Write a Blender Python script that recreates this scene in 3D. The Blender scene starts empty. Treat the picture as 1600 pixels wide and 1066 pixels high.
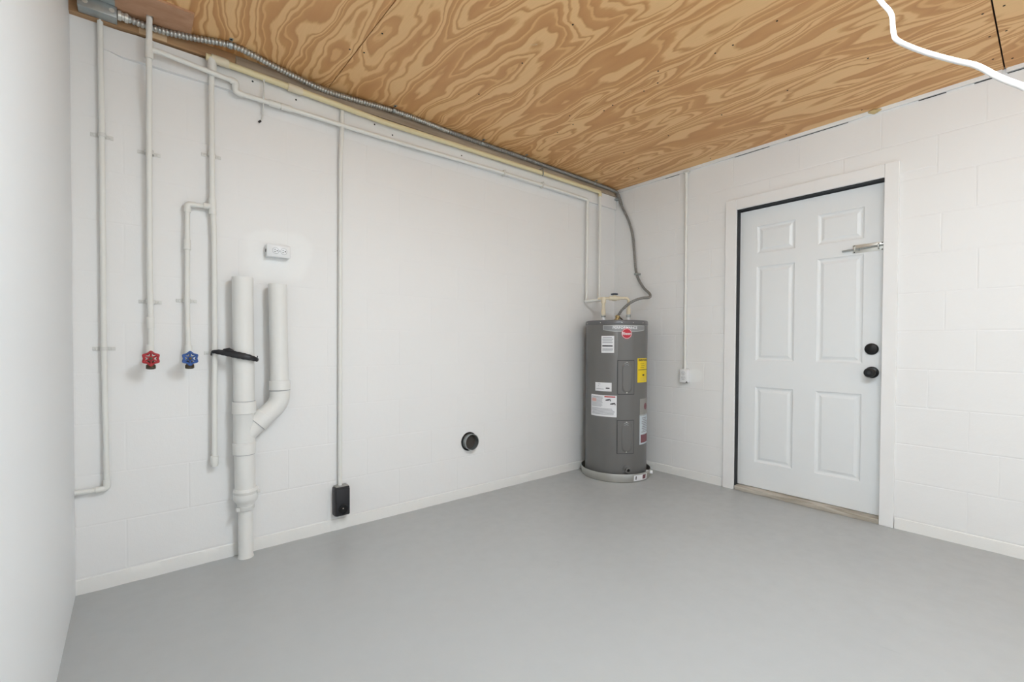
import bpy, math, random
from mathutils import Vector, Matrix, noise

random.seed(7)
scene = bpy.context.scene
COL = scene.collection
H = 2.40            # ceiling height
L = 3.50            # length of the back wall (x from -L to 0)
YF = -5.6           # front wall of the room, behind the camera

# ------------------------------------------------------------------ camera
cam = bpy.data.cameras.new('camera'); cam_ob = bpy.data.objects.new('camera', cam); COL.objects.link(cam_ob)
cam.sensor_width = 36.0; cam.lens = 711.81 / 1600 * 36.0
cam.shift_y = 17.3 / 1600; cam.clip_start = 0.02
_r = Vector((0.76798991, -0.64044661, 0.00443136)); _u = Vector((0.00692841, 0.01522639, 0.99986007)); _f = Vector((0.64042446, 0.76785174, -0.01613099))
_m = Matrix((( _r.x, _u.x, -_f.x, -3.3165), (_r.y, _u.y, -_f.y, -2.5501), (_r.z, _u.z, -_f.z, 1.0303), (0, 0, 0, 1)))
cam_ob.matrix_world = _m
scene.camera = cam_ob

# ------------------------------------------------------------------ world, exposure
w = bpy.data.worlds.new('sky'); scene.world = w; w.use_nodes = True
bg = w.node_tree.nodes['Background']; bg.inputs['Color'].default_value = (0.80, 0.90, 1.0, 1); bg.inputs['Strength'].default_value = 1.2
sun = bpy.data.lights.new('sun', 'SUN'); sun.energy = 10.0; sun.angle = math.radians(2); sun.color = (1.0, 0.99, 0.97)
sun_ob = bpy.data.objects.new('sun', sun); COL.objects.link(sun_ob); sun_ob.rotation_euler = (math.radians(42), 0, math.radians(14))
LAMP_STRENGTH = 49.0
vs = scene.view_settings
vs.view_transform = 'Standard'; vs.look = 'None'; vs.gamma = 1.0; vs.use_curve_mapping = False; vs.exposure = 0.06

# ------------------------------------------------------------------ materials
def srgb(r, g, b):
    def c(v):
        v /= 255.0
        return v / 12.92 if v <= 0.04045 else ((v + 0.055) / 1.055) ** 2.4
    return (c(r), c(g), c(b), 1.0)

class NT:
    def __init__(self, name):
        self.m = bpy.data.materials.new(name); self.m.use_nodes = True
        self.t = self.m.node_tree; self.b = self.t.nodes['Principled BSDF']
    def n(self, typ, **kw):
        nd = self.t.nodes.new(typ)
        for k, v in kw.items():
            if k in nd.inputs.keys(): nd.inputs[k].default_value = v
            else: setattr(nd, k, v)
        return nd
    def l(self, a, b): self.t.links.new(a, b)
    def math(self, op, a, b=None):
        nd = self.t.nodes.new('ShaderNodeMath'); nd.operation = op
        for i, v in enumerate((a, b)):
            if v is None: continue
            if isinstance(v, (int, float)): nd.inputs[i].default_value = v
            else: self.l(v, nd.inputs[i])
        return nd.outputs[0]
    def mix(self, fac, a, b):
        nd = self.t.nodes.new('ShaderNodeMix'); nd.data_type = 'RGBA'
        if isinstance(fac, (int, float)): nd.inputs[0].default_value = fac
        else: self.l(fac, nd.inputs[0])
        for i, v in ((6, a), (7, b)):
            if isinstance(v, tuple): nd.inputs[i].default_value = v
            else: self.l(v, nd.inputs[i])
        return nd.outputs[2]
    def ramp(self, fac, stops, interp='LINEAR'):
        nd = self.t.nodes.new('ShaderNodeValToRGB'); cr = nd.color_ramp; cr.interpolation = interp
        while len(cr.elements) < len(stops): cr.elements.new(0.5)
        for e, (p, c) in zip(cr.elements, stops):
            e.position = p; e.color = c if isinstance(c, tuple) else (c, c, c, 1)
        self.l(fac, nd.inputs[0]); return nd.outputs[0]
    def pos(self): return self.n('ShaderNodeNewGeometry').outputs['Position']
    def map(self, vec, scale=(1, 1, 1), loc=(0, 0, 0)):
        nd = self.n('ShaderNodeMapping'); nd.inputs['Scale'].default_value = scale; nd.inputs['Location'].default_value = loc
        self.l(vec, nd.inputs['Vector']); return nd.outputs[0]
    def noise(self, vec, scale, detail=3.0, rough=0.5, dist=0.0):
        nd = self.n('ShaderNodeTexNoise'); nd.inputs['Scale'].default_value = scale; nd.inputs['Detail'].default_value = detail
        nd.inputs['Roughness'].default_value = rough; nd.inputs['Distortion'].default_value = dist
        self.l(vec, nd.inputs['Vector']); return nd.outputs[0]
    def bump(self, h, strength, dist=0.01):
        nd = self.n('ShaderNodeBump'); nd.inputs['Strength'].default_value = strength; nd.inputs['Distance'].default_value = dist
        self.l(h, nd.inputs['Height']); self.l(nd.outputs[0], self.b.inputs['Normal'])
    def setb(self, **kw):
        for k, v in kw.items(): self.b.inputs[k.replace('_', ' ')].default_value = v

def plain(name, col, rough=0.5, metal=0.0, var=0.06, nscale=40.0, bump=0.0):
    t = NT(name); p = t.pos()
    nz = t.noise(p, nscale, 3)
    dark = tuple(c * (1 - var) for c in col[:3]) + (1,)
    t.l(t.mix(nz, dark, col), t.b.inputs['Base Color'])
    t.setb(Roughness=rough, Metallic=metal)
    if bump: t.bump(nz, bump, 0.004)
    return t.m

def wall_paint(name, base, patches=(), bump=0.12):
    """painted block: roller texture, faint tone changes, and touch-up patches of a fresher white"""
    t = NT(name); p = t.pos()
    big = t.noise(p, 1.6, 2); fine = t.noise(p, 260, 1, 0.6); mid = t.noise(p, 34, 3, 0.6)
    tone = t.mix(big, tuple(c * 0.965 for c in base[:3]) + (1,), base)
    sep = t.n('ShaderNodeSeparateXYZ'); t.l(p, sep.inputs[0])
    wob = t.noise(p, 6.0, 2)
    for axis, c1, cz, r1, rz, col in patches:
        a = t.math('DIVIDE', t.math('SUBTRACT', sep.outputs[axis], c1), r1)
        b = t.math('DIVIDE', t.math('SUBTRACT', sep.outputs[2], cz), rz)
        d = t.math('ADD', t.math('POWER', t.math('ABSOLUTE', a), 2.6), t.math('POWER', t.math('ABSOLUTE', b), 2.6))
        d = t.math('ADD', d, t.math('MULTIPLY', t.math('SUBTRACT', wob, 0.5), 1.5))
        msk = t.ramp(d, [(0.55, 1.0), (0.95, 0.0)])
        tone = t.mix(msk, tone, col)
    t.l(tone, t.b.inputs['Base Color'])
    t.setb(Roughness=0.5)
    t.bump(t.math('ADD', t.math('MULTIPLY', mid, 0.8), t.math('MULTIPLY', fine, 0.35)), bump, 0.006)
    return t.m

WHITE = srgb(241, 240, 238)
M = {}
M['wall'] = wall_paint('painted_block', WHITE, patches=[(0, -2.745, 1.475, 0.185, 0.145, srgb(243, 243, 241)), (1, -0.76, 0.80, 0.075, 0.055, srgb(243, 243, 241))])
M['wall_smooth'] = wall_paint('painted_partition', srgb(242, 243, 243), bump=0.04)
M['base'] = wall_paint('painted_base', srgb(238, 237, 233), bump=0.15)
M['trim'] = plain('painted_trim', srgb(241, 240, 238), 0.42, 0, 0.03, 18, 0.05)
M['door'] = plain('door_enamel', srgb(236, 238, 238), 0.34, 0, 0.02, 14, 0.0)
M['pipe'] = plain('painted_pipe', srgb(236, 235, 229), 0.38, 0, 0.04, 30, 0.03)
M['pvc'] = plain('painted_drain_pipe', srgb(236, 235, 231), 0.36, 0, 0.03, 24, 0.03)
M['cream'] = plain('cream_cpvc', srgb(232, 218, 176), 0.4, 0, 0.06, 30)
M['beige'] = plain('pale_cpvc', srgb(228, 216, 190), 0.4, 0, 0.05, 30)
M['strap'] = plain('painted_strap', srgb(226, 225, 220), 0.4, 0.0, 0.10, 90)
M['galv'] = plain('galvanised_steel', srgb(178, 184, 184), 0.38, 0.75, 0.22, 60)
M['zinc'] = plain('zinc_plate', srgb(218, 217, 210), 0.30, 0.55, 0.12, 80)
M['conduit'] = plain('flexible_conduit', srgb(200, 201, 198), 0.30, 0.8, 0.25, 70)
M['whip'] = plain('grey_flexible_conduit', srgb(150, 148, 144), 0.36, 0.45, 0.2, 70)
M['alu'] = plain('aluminium_pan', srgb(196, 195, 190), 0.32, 0.85, 0.10, 40)
M['brass'] = plain('brass', srgb(184, 158, 108), 0.35, 0.7, 0.25, 60)
M['darkmetal'] = plain('dark_bronze', srgb(96, 84, 66), 0.4, 0.7, 0.3, 60)
M['red'] = plain('red_enamel', srgb(178, 38, 46), 0.35, 0, 0.2, 60)
M['blue'] = plain('blue_enamel', srgb(46, 88, 158), 0.35, 0, 0.2, 60)
M['navy'] = plain('navy_handle', srgb(34, 50, 74), 0.4, 0, 0.2, 60)
M['black'] = plain('black_plastic', srgb(38, 38, 42), 0.45, 0, 0.2, 60)
M['blackmat'] = plain('black_weatherstrip', srgb(42, 44, 47), 0.7, 0, 0.2, 60)
M['duct_inside'] = plain('duct_shade', srgb(74, 68, 62), 0.8, 0, 0.3, 60)  # dark tone painted in for the shade inside the duct
M['hole'] = plain('dark_gap', srgb(30, 28, 26), 0.9, 0, 0.2, 60)
M['blackmetal'] = plain('matte_black_hardware', srgb(30, 30, 31), 0.38, 0.4, 0.15, 60)
M['whiteplastic'] = plain('white_plastic', srgb(238, 239, 240), 0.3, 0, 0.01, 20)
M['slot'] = plain('dark_slot', srgb(48, 48, 50), 0.6, 0, 0.1, 60)
M['line'] = plain('grey_moulding_line', srgb(168, 169, 172), 0.5, 0, 0.05, 60)
M['tank'] = plain('grey_tank_paint', srgb(112, 111, 109), 0.36, 0.1, 0.03, 20)
M['coverline'] = plain('dark_seam', srgb(66, 66, 66), 0.6, 0, 0.1, 20)
M['tanklid'] = plain('grey_lid_paint', srgb(104, 104, 106), 0.34, 0.1, 0.03, 20)
M['badge'] = plain('silver_badge', srgb(150, 151, 152), 0.35, 0.4, 0.05, 40)
M['badgerim'] = plain('pale_badge_rim', srgb(206, 207, 206), 0.35, 0.3, 0.05, 40)
M['paper'] = plain('white_label', srgb(238, 238, 240), 0.55, 0, 0.02, 40)
M['ink'] = plain('grey_print', srgb(158, 158, 164), 0.6, 0, 0.05, 40)
M['inkdark'] = plain('black_print', srgb(48, 46, 50), 0.6, 0, 0.05, 40)
M['inkred'] = plain('red_print', srgb(190, 70, 72), 0.6, 0, 0.05, 40)
M['inkpink'] = plain('pink_print', srgb(226, 178, 170), 0.6, 0, 0.05, 40)
M['yellow'] = plain('yellow_label', srgb(244, 212, 30), 0.5, 0, 0.03, 40)
M['logored'] = plain('red_logo', srgb(196, 30, 52), 0.4, 0, 0.03, 40)
M['pouch'] = plain('grey_pouch', srgb(152, 150, 145), 0.4, 0, 0.05, 40)
M['bluepaper'] = plain('pale_blue_leaflet', srgb(206, 216, 222), 0.5, 0, 0.05, 40)
M['maroon'] = plain('maroon_print', srgb(132, 84, 92), 0.6, 0, 0.2, 90)
M['cord'] = plain('white_cord', srgb(248, 248, 246), 0.4, 0, 0.02, 60)
M['foam'] = plain('yellow_foam', srgb(214, 190, 138), 0.8, 0, 0.25, 50, 0.3)
M['ground'] = plain('concrete_drive', srgb(196, 195, 190), 0.8, 0, 0.08, 6)
M['housing'] = plain('lamp_housing', srgb(236, 236, 234), 0.4, 0, 0.02, 20)

def wood(name, a, b, stretch=(2, 30, 30), rough=0.6):
    t = NT(name); p = t.map(t.pos(), stretch)
    v = t.noise(p, 1.0, 5, 0.6, 0.5)
    t.l(t.ramp(v, [(0.32, a), (0.68, b)]), t.b.inputs['Base Color']); t.setb(Roughness=rough)
    t.bump(v, 0.12, 0.002); return t.m
M['rawwood'] = wood('raw_pine', srgb(158, 120, 86), srgb(192, 154, 112))
M['greywood'] = wood('weathered_pine', srgb(150, 132, 112), srgb(190, 172, 150))
M['palewood'] = wood('pale_pine', srgb(206, 172, 134), srgb(226, 196, 158))
M['hardboard'] = wood('pink_hardboard', srgb(184, 138, 104), srgb(202, 158, 126), (9, 20, 9), 0.5)
M['sill'] = wood('worn_threshold', srgb(150, 140, 124), srgb(206, 198, 186), (14, 3, 40), 0.65)

def plywood():
    """rotary-cut fir face: broad cathedral bands running along y, pale spring wood against brown late wood"""
    t = NT('fir_plywood'); oi = t.n('ShaderNodeObjectInfo')
    off = t.n('ShaderNodeVectorMath', operation='SCALE'); comb = t.n('ShaderNodeCombineXYZ')
    t.l(oi.outputs['Random'], comb.inputs[0]); t.l(t.math('MULTIPLY', oi.outputs['Random'], 1.7), comb.inputs[1]); t.l(t.math('MULTIPLY', oi.outputs['Random'], 2.9), comb.inputs[2])
    t.l(comb.outputs[0], off.inputs[0]); off.inputs[3].default_value = 37.0
    add = t.n('ShaderNodeVectorMath', operation='ADD'); t.l(t.pos(), add.inputs[0]); t.l(off.outputs[0], add.inputs[1])
    P = add.outputs[0]
    # slow wander of the bands
    wv = t.n('ShaderNodeTexNoise'); wv.inputs['Scale'].default_value = 3.2; wv.inputs['Detail'].default_value = 2.5; t.l(t.map(P, (1.3, 0.75, 1)), wv.inputs['Vector'])
    ws = t.n('ShaderNodeVectorMath', operation='SCALE'); t.l(wv.outputs['Color'], ws.inputs[0]); ws.inputs[3].default_value = 0.17
    ad2 = t.n('ShaderNodeVectorMath', operation='ADD'); t.l(P, ad2.inputs[0]); t.l(ws.outputs[0], ad2.inputs[1])
    Q = ad2.outputs[0]
    field = t.noise(t.map(Q, (2.0, 0.34, 1)), 1.25, 2.6, 0.44, 0.0)
    edge = t.noise(t.map(P, (30, 6, 1)), 1.0, 3, 0.6)
    v = t.math('ADD', t.math('MULTIPLY', field, 12.5), t.math('MULTIPLY', t.math('SUBTRACT', edge, 0.5), 0.18))
    fr = t.math('FRACT', v)
    lite, midc, dark, line = srgb(247, 205, 147), srgb(236, 189, 130), srgb(214, 158, 101), srgb(201, 143, 88)
    bands = t.ramp(fr, [(0.0, lite), (0.20, lite), (0.25, dark), (0.29, line), (0.33, lite), (0.42, lite), (0.47, dark), (0.60, line), (0.64, midc), (0.68, midc), (0.72, dark), (0.94, line), (1.0, lite)])
    broad = t.noise(t.map(P, (1.5, 0.6, 1), (5, 3, 0)), 1.3, 2)
    fibre = t.noise(t.map(P, (170, 7, 1)), 1.0, 3, 0.7)
    c = t.mix(t.math('MULTIPLY', broad, 0.40), bands, srgb(226, 176, 118))
    c = t.mix(t.math('MULTIPLY', t.math('SUBTRACT', 1.0, fibre), 0.26), c, srgb(186, 126, 72))
    # pale filler smears
    sm = t.ramp(t.noise(t.map(P, (4.0, 1.6, 1), (2, 9, 0)), 2.0, 5, 0.7, 0.8), [(0.69, 0.0), (0.72, 1.0)])
    c = t.mix(t.math('MULTIPLY', sm, 0.55), c, srgb(222, 202, 164))
    t.l(c, t.b.inputs['Base Color']); t.setb(Roughness=0.55)
    t.bump(fibre, 0.06, 0.002)
    return t.m
M['plywood'] = plywood()

def floor_mat():
    t = NT('grey_floor_enamel'); p = t.pos()
    a = t.noise(p, 1.1, 4, 0.55); b = t.noise(p, 14, 4, 0.6); g = t.noise(p, 170, 3, 0.6)
    c = t.mix(a, srgb(174, 176, 176), srgb(184, 186, 185))
    c = t.mix(t.math('MULTIPLY', b, 0.22), c, srgb(164, 166, 166))
    sp = t.ramp(t.noise(p, 46, 2, 0.5), [(0.80, 0.0), (0.83, 1.0)])
    c = t.mix(t.math('MULTIPLY', sp, 0.35), c, srgb(98, 98, 98))
    st = t.ramp(t.noise(t.map(p, (3, 1.2, 1)), 2.2, 6, 0.65, 0.7), [(0.70, 0.0), (0.76, 1.0)])
    c = t.mix(t.math('MULTIPLY', st, 0.25), c, srgb(132, 133, 132))
    t.l(c, t.b.inputs['Base Color'])
    t.l(t.ramp(b, [(0.3, 0.30), (0.7, 0.46)]), t.b.inputs['Roughness'])
    t.bump(t.math('ADD', g, t.math('MULTIPLY', b, 2.0)), 0.05, 0.004)
    return t.m
M['floor'] = floor_mat()

def emit(name, col, s):
    t = NT(name); t.setb(Base_Color=(0.9, 0.9, 0.9, 1), Roughness=0.5, Emission_Color=col, Emission_Strength=s); return t.m
M['diffuser'] = emit('lit_diffuser', (0.805, 0.912, 1.0, 1), LAMP_STRENGTH)

# ------------------------------------------------------------------ mesh helpers
class MB:
    def __init__(self): self.v = []; self.f = []
    def add(self, vs_, fs):
        o = len(self.v); self.v += [Vector(p) for p in vs_]; self.f += [tuple(i + o for i in f) for f in fs]; return self
    def box(self, x0, x1, y0, y1, z0, z1):
        if x0 > x1: x0, x1 = x1, x0
        if y0 > y1: y0, y1 = y1, y0
        if z0 > z1: z0, z1 = z1, z0
        return self.add([(x0, y0, z0), (x1, y0, z0), (x1, y1, z0), (x0, y1, z0), (x0, y0, z1), (x1, y0, z1), (x1, y1, z1), (x0, y1, z1)],
                        [(0, 3, 2, 1), (4, 5, 6, 7), (0, 1, 5, 4), (1, 2, 6, 5), (2, 3, 7, 6), (3, 0, 4, 7)])
    def bevbox(self, x0, x1, y0, y1, z0, z1, b):
        """box with every edge chamfered"""
        import bmesh
        bm = bmesh.new(); bmesh.ops.create_cube(bm, size=1.0)
        for v in bm.verts: v.co = Vector((x0 + (v.co.x + .5) * (x1 - x0), y0 + (v.co.y + .5) * (y1 - y0), z0 + (v.co.z + .5) * (z1 - z0)))
        bmesh.ops.bevel(bm, geom=bm.edges[:], offset=b, segments=2, profile=0.5, affect='EDGES')
        bm.verts.index_update()
        self.add([v.co.copy() for v in bm.verts], [tuple(v.index for v in f.verts) for f in bm.faces]); bm.free(); return self
    def sweep(self, pts, rad, seg=12, caps=True, squash=None):
        pts = [Vector(p) for p in pts]; n = len(pts)
        rr = rad if isinstance(rad, (list, tuple)) else [rad] * n
        T = []
        for i in range(n):
            d = (pts[min(i + 1, n - 1)] - pts[max(i - 1, 0)]); T.append(d.normalized())
        a = Vector((0, 0, 1)) if abs(T[0].z) < 0.9 else Vector((1, 0, 0))
        N = (a - T[0] * a.dot(T[0])).normalized(); vs_ = []
        for i in range(n):
            if i: N = (N - T[i] * N.dot(T[i])).normalized()
            B = T[i].cross(N)
            for k in range(seg):
                an = 2 * math.pi * k / seg
                q = (squash if squash else 1.0)
                vs_.append(pts[i] + (N * math.cos(an) + B * math.sin(an) * q) * rr[i])
        fs = []
        for i in range(n - 1):
            for k in range(seg):
                k2 = (k + 1) % seg
                fs.append((i * seg + k, i * seg + k2, (i + 1) * seg + k2, (i + 1) * seg + k))
        if caps:
            fs.append(tuple(range(seg - 1, -1, -1))); fs.append(tuple((n - 1) * seg + k for k in range(seg)))
        return self.add(vs_, fs)
    def cyl(self, a, b, r, seg=20): return self.sweep([a, b], r, seg)
    def lathe(self, c, axis, prof, seg=32, ref=None):
        """prof: list of (radius, distance along axis); open profile revolved about axis through c"""
        c = Vector(c); ax = Vector(axis).normalized()
        a = Vector((0, 0, 1)) if abs(ax.z) < 0.9 else Vector((1, 0, 0))
        N = (a - ax * a.dot(ax)).normalized(); B = ax.cross(N); vs_ = []; fs = []
        for r, d in prof:
            for k in range(seg):
                an = 2 * math.pi * k / seg
                vs_.append(c + ax * d + (N * math.cos(an) + B * math.sin(an)) * max(r, 1e-5))
        for i in range(len(prof) - 1):
            for k in range(seg):
                k2 = (k + 1) % seg
                fs.append((i * seg + k, i * seg + k2, (i + 1) * seg + k2, (i + 1) * seg + k))
        return self.add(vs_, fs)
    def torus(self, c, axis, R, r, seg=36, s2=10):
        c = Vector(c); ax = Vector(axis).normalized()
        a = Vector((0, 0, 1)) if abs(ax.z) < 0.9 else Vector((1, 0, 0))
        N = (a - ax * a.dot(ax)).normalized(); B = ax.cross(N); vs_ = []; fs = []
        for i in range(seg):
            an = 2 * math.pi * i / seg; d = N * math.cos(an) + B * math.sin(an)
            rr = R(an) if callable(R) else R
            for k in range(s2):
                b = 2 * math.pi * k / s2
                vs_.append(c + d * (rr + r * math.cos(b)) + ax * r * math.sin(b))
        for i in range(seg):
            for k in range(s2):
                fs.append((i * s2 + k, ((i + 1) % seg) * s2 + k, ((i + 1) % seg) * s2 + (k + 1) % s2, i * s2 + (k + 1) % s2))
        return self.add(vs_, fs)

def fillet(pts, r, n=5):
    """round the corners of a polyline"""
    pts = [Vector(p) for p in pts]; out = [pts[0]]
    for i in range(1, len(pts) - 1):
        a, b, c = pts[i - 1], pts[i], pts[i + 1]
        d1 = (a - b); d2 = (c - b); q = min(r, d1.length * .45, d2.length * .45)
        p0 = b + d1.normalized() * q; p1 = b + d2.normalized() * q
        for k in range(n + 1):
            t = k / n; out.append(p0 * (1 - t) ** 2 + b * 2 * t * (1 - t) + p1 * t * t)
    out.append(pts[-1]); return out

def smooth_path(pts, step):
    """Catmull-Rom through points, resampled at equal steps"""
    P = [Vector(p) for p in pts]; P = [P[0] * 2 - P[1]] + P + [P[-1] * 2 - P[-2]]; dense = []
    for i in range(1, len(P) - 2):
        for k in range(24):
            t = k / 24; a, b, c, d = P[i - 1], P[i], P[i + 1], P[i + 2]
            dense.append(0.5 * ((2 * b) + (c - a) * t + (2 * a - 5 * b + 4 * c - d) * t * t + (3 * b - a - 3 * c + d) * t ** 3))
    dense.append(P[-2]); out = [dense[0]]; acc = 0
    for a, b in zip(dense, dense[1:]):
        s = (b - a).length; pos = step - acc
        while pos <= s: out.append(a.lerp(b, pos / s)); pos += step
        acc = (acc + s) % step
    return out

ORIG = {}
def obj(name, mb, mat, parent=None, smooth=True, angle=40):
    me = bpy.data.meshes.new(name)
    o = bpy.data.objects.new(name, me); COL.objects.link(o)
    off = ORIG.get(parent.name, Vector((0, 0, 0))) if parent else Vector((0, 0, 0))
    me.from_pydata([tuple(v - off) for v in mb.v], [], mb.f); me.update()
    me.materials.append(M[mat] if isinstance(mat, str) else mat)
    if smooth:
        me.polygons.foreach_set('use_smooth', [True] * len(me.polygons)); me.set_sharp_from_angle(angle=math.radians(angle))
    if parent:
        o.parent = parent; ORIG[o.name] = off
    return o
def tag(o, label, cat=None, group=None, kind=None):
    o['label'] = label
    if cat: o['category'] = cat
    if group: o['group'] = group
    if kind: o['kind'] = kind
    return o
def thing(name, loc, label, cat, group=None):
    o = bpy.data.objects.new(name, None); COL.objects.link(o); o.location = loc; o.empty_display_size = 0.05
    ORIG[o.name] = Vector(loc); return tag(o, label, cat, group)
def struct(name, mb, mat, label, smooth=False):
    o = obj(name, mb, mat, None, smooth); return tag(o, label, None, None, 'structure')

# ================================================================== THE ROOM
struct('floor', MB().box(-L - .12, .14, YF - .12, .14, -.12, 0), 'floor', 'grey enamel painted concrete floor of the room')
ground = struct('ground', MB().box(-14, 12, -22, YF - .12, -.14, -.02), 'ground', 'pale concrete drive outside the open garage doorway')

# ---- block walls: a backing slab with every block as its own piece
def block_mesh(w_, h_, dep, d_=.03, ch=.0035):
    """front face towards -y, chamfered rim; origin at the middle of the front face"""
    x, z = w_ / 2, h_ / 2
    v = [(-x, d_, -z), (x, d_, -z), (x, d_, z), (-x, d_, z), (-x, dep, -z), (x, dep, -z), (x, dep, z), (-x, dep, z),
         (-x + ch, 0, -z + ch), (x - ch, 0, -z + ch), (x - ch, 0, z - ch), (-x + ch, 0, z - ch)]
    f = [(8, 9, 10, 11), (4, 5, 9, 8), (5, 6, 10, 9), (6, 7, 11, 10), (7, 4, 8, 11), (0, 1, 5, 4), (1, 2, 6, 5), (2, 3, 7, 6), (3, 0, 4, 7)]
    me = bpy.data.meshes.new('block'); me.from_pydata(v, [], f); me.materials.append(M['wall']); me.update(); return me
BC = {}
CH, BL, Z0, JT = 0.2102, 0.42, 0.064, 0.003
def place_block(parent, a0, a1, z0, z1, wall):
    w_ = round(a1 - a0 - JT, 4); h_ = round(z1 - z0 - JT, 4)
    if w_ < .03 or h_ < .03: return
    dep = (.0007 if z0 < .4 else .00035) if wall == 'back' else .0009
    if (w_, h_, dep) not in BC: BC[(w_, h_, dep)] = block_mesh(w_, h_, dep)
    o = bpy.data.objects.new('block', BC[(w_, h_, dep)]); COL.objects.link(o); o.parent = parent
    j = random.uniform(-.0003, .0003)
    if wall == 'back': o.location = ((a0 + a1) / 2, j, (z0 + z1) / 2)
    else: o.location = (j, (a0 + a1) / 2, (z0 + z1) / 2); o.rotation_euler = (0, 0, -math.pi / 2)
def courses(parent, lo, hi, phase, wall, gap=None):
    for k in range(11):
        z0 = Z0 + k * CH; z1 = z0 + CH; p = phase(k)
        edges = [lo] + [p + BL * i for i in range(-20, 21) if lo + .03 < p + BL * i < hi - .03] + [hi]
        for a, b in zip(edges, edges[1:]):
            if gap and z0 < gap[2] - .01 and b > gap[0] and a < gap[1]:
                if z1 > gap[2] + .03: place_block(parent, a, b, gap[2], z1, wall); continue
                if a < gap[0]: place_block(parent, a, gap[0], z0, z1, wall)
                if b > gap[1]: place_block(parent, gap[1], b, z0, z1, wall)
            else: place_block(parent, a, b, z0, z1, wall)

wall_back = struct('wall_back', MB().box(-L - .12, .14, .0009, .14, -.02, H + .04), 'wall', 'white painted block wall behind the pipes and water heater')
courses(wall_back, -L, -.001, lambda k: -3.34 + (k % 2) * .22, 'back')

DY0, DY1, DZ = -1.905, -1.070, 2.0          # door opening in the right wall
mb = MB().box(.0014, .14, DY1, .0009, -.02, H + .04).box(.0014, .14, YF - .12, DY0, -.02, H + .04).box(.0014, .14, DY0, DY1, DZ, H + .04)
wall_right = struct('wall_right', mb, 'wall', 'white painted block wall that holds the panelled door')
PH = {0: -2.26, 1: -2.37, 2: -2.26, 3: -2.10, 4: -2.28, 5: -2.16, 6: -2.28, 7: -2.14, 8: -2.27, 9: -2.12, 10: -2.30}
courses(wall_right, YF, -.001, lambda k: PH[k], 'right', (DY0, DY1, DZ))

struct('wall_left', MB().box(-L - .12, -L, YF - .12, .0, -.02, H + .04), 'wall_smooth', 'smooth white partition wall at the left edge')
mb = MB().box(-L, -3.05, YF - .12, YF, -.02, H + .04).box(-.45, 0, YF - .12, YF, -.02, H + .04).box(-3.05, -.45, YF - .12, YF, 2.1, H + .04)
struct('wall_front', mb, 'wall_smooth', 'white wall with a wide garage doorway behind the camera')

# ---- low strip of fuller paint at the foot of the block walls
def base_strip(name, wall, a0, a1, label):
    n = max(2, int((a1 - a0) / .02)); mb = MB(); vs_ = []; fs = []
    for i in range(n + 1):
        a = a0 + (a1 - a0) * i / n
        w1 = noise.noise(Vector((a * 9, 3.1, 0))) * .0022; w2 = noise.noise(Vector((a * 14, 7.7, 1))) * .004
        for d, z in ((.003, Z0 - .001), (-.003 + w1, Z0 - .006), (-.006 + w1, Z0 * .5), (-.007 + w2, .0), (.003, 0)):
            vs_.append((a, d, z) if wall == 'back' else (d, a, z))
    for i in range(n):
        for k in range(4): fs.append((i * 5 + k, i * 5 + k + 1, (i + 1) * 5 + k + 1, (i + 1) * 5 + k))
    mb.add(vs_, fs); struct(name, mb, 'base', label, True)
base_strip('baseboard_back', 'back', -L, 0, 'thick white painted strip along the foot of the back wall')
base_strip('baseboard_right', 'right', -.98, 0, 'thick white painted strip between water heater and door')
base_strip('baseboard_front', 'right', YF, -1.97, 'thick white painted strip to the right of the door')

# ---- plywood ceiling
ceiling = struct('ceiling', MB().box(-L - .12, .14, YF - .12, .14, H + .0125, H + .06), 'hole', 'ceiling of bare fir plywood sheets with bold grain')
xs = [(-L, -2.503), (-2.499, -1.2505), (-1.2490, -.0)]; ys = [(-2.357, 0), (-4.80, -2.363), (YF, -4.803)]
NAILS = [(-1.2, -.46), (-1.205, -.60), (-1.19, -.83), (-1.2, -.90), (-1.19, -1.10), (-1.2, -1.19), (-1.21, -1.50), (-1.205, -1.58), (-1.22, -1.77), (-1.30, -.66), (-1.29, -1.25),
         (-2.53, -.42), (-2.47, -.44), (-2.46, -.62), (-.62, -.9), (-.62, -1.25), (-.61, -1.6), (-.62, -1.95), (-.06, -.9), (-.05, -1.4), (-.06, -1.8), (-.62, -2.33), (-.40, -2.335), (-.16, -2.33), (-.62, -2.39), (-.40, -2.385), (-.10, -2.39),
         (-1.85, -.5), (-1.85, -.86), (-1.86, -1.2), (-.30, -.45), (-.62, -.55)]
nail_me = None
for xa, xb in xs:
    for ya, yb in ys:
        s = obj('plywood_sheet', MB().box(xa, xb, ya, yb, H, H + .012), 'plywood', ceiling, False)
        for nx, ny in NAILS:
            if xa < nx < xb and ya < ny < yb:
                if nail_me is None:
                    nh = obj('nail_head', MB().lathe((0, 0, 0), (0, 0, 1), [(.0, -.0012), (.0035, -.001), (.0045, .0004)], 10), 'hole', s); nail_me = nh.data
                else:
                    nh = bpy.data.objects.new('nail_head', nail_me); COL.objects.link(nh); nh.parent = s
                nh.location = (nx, ny, H - .0004)

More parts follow.
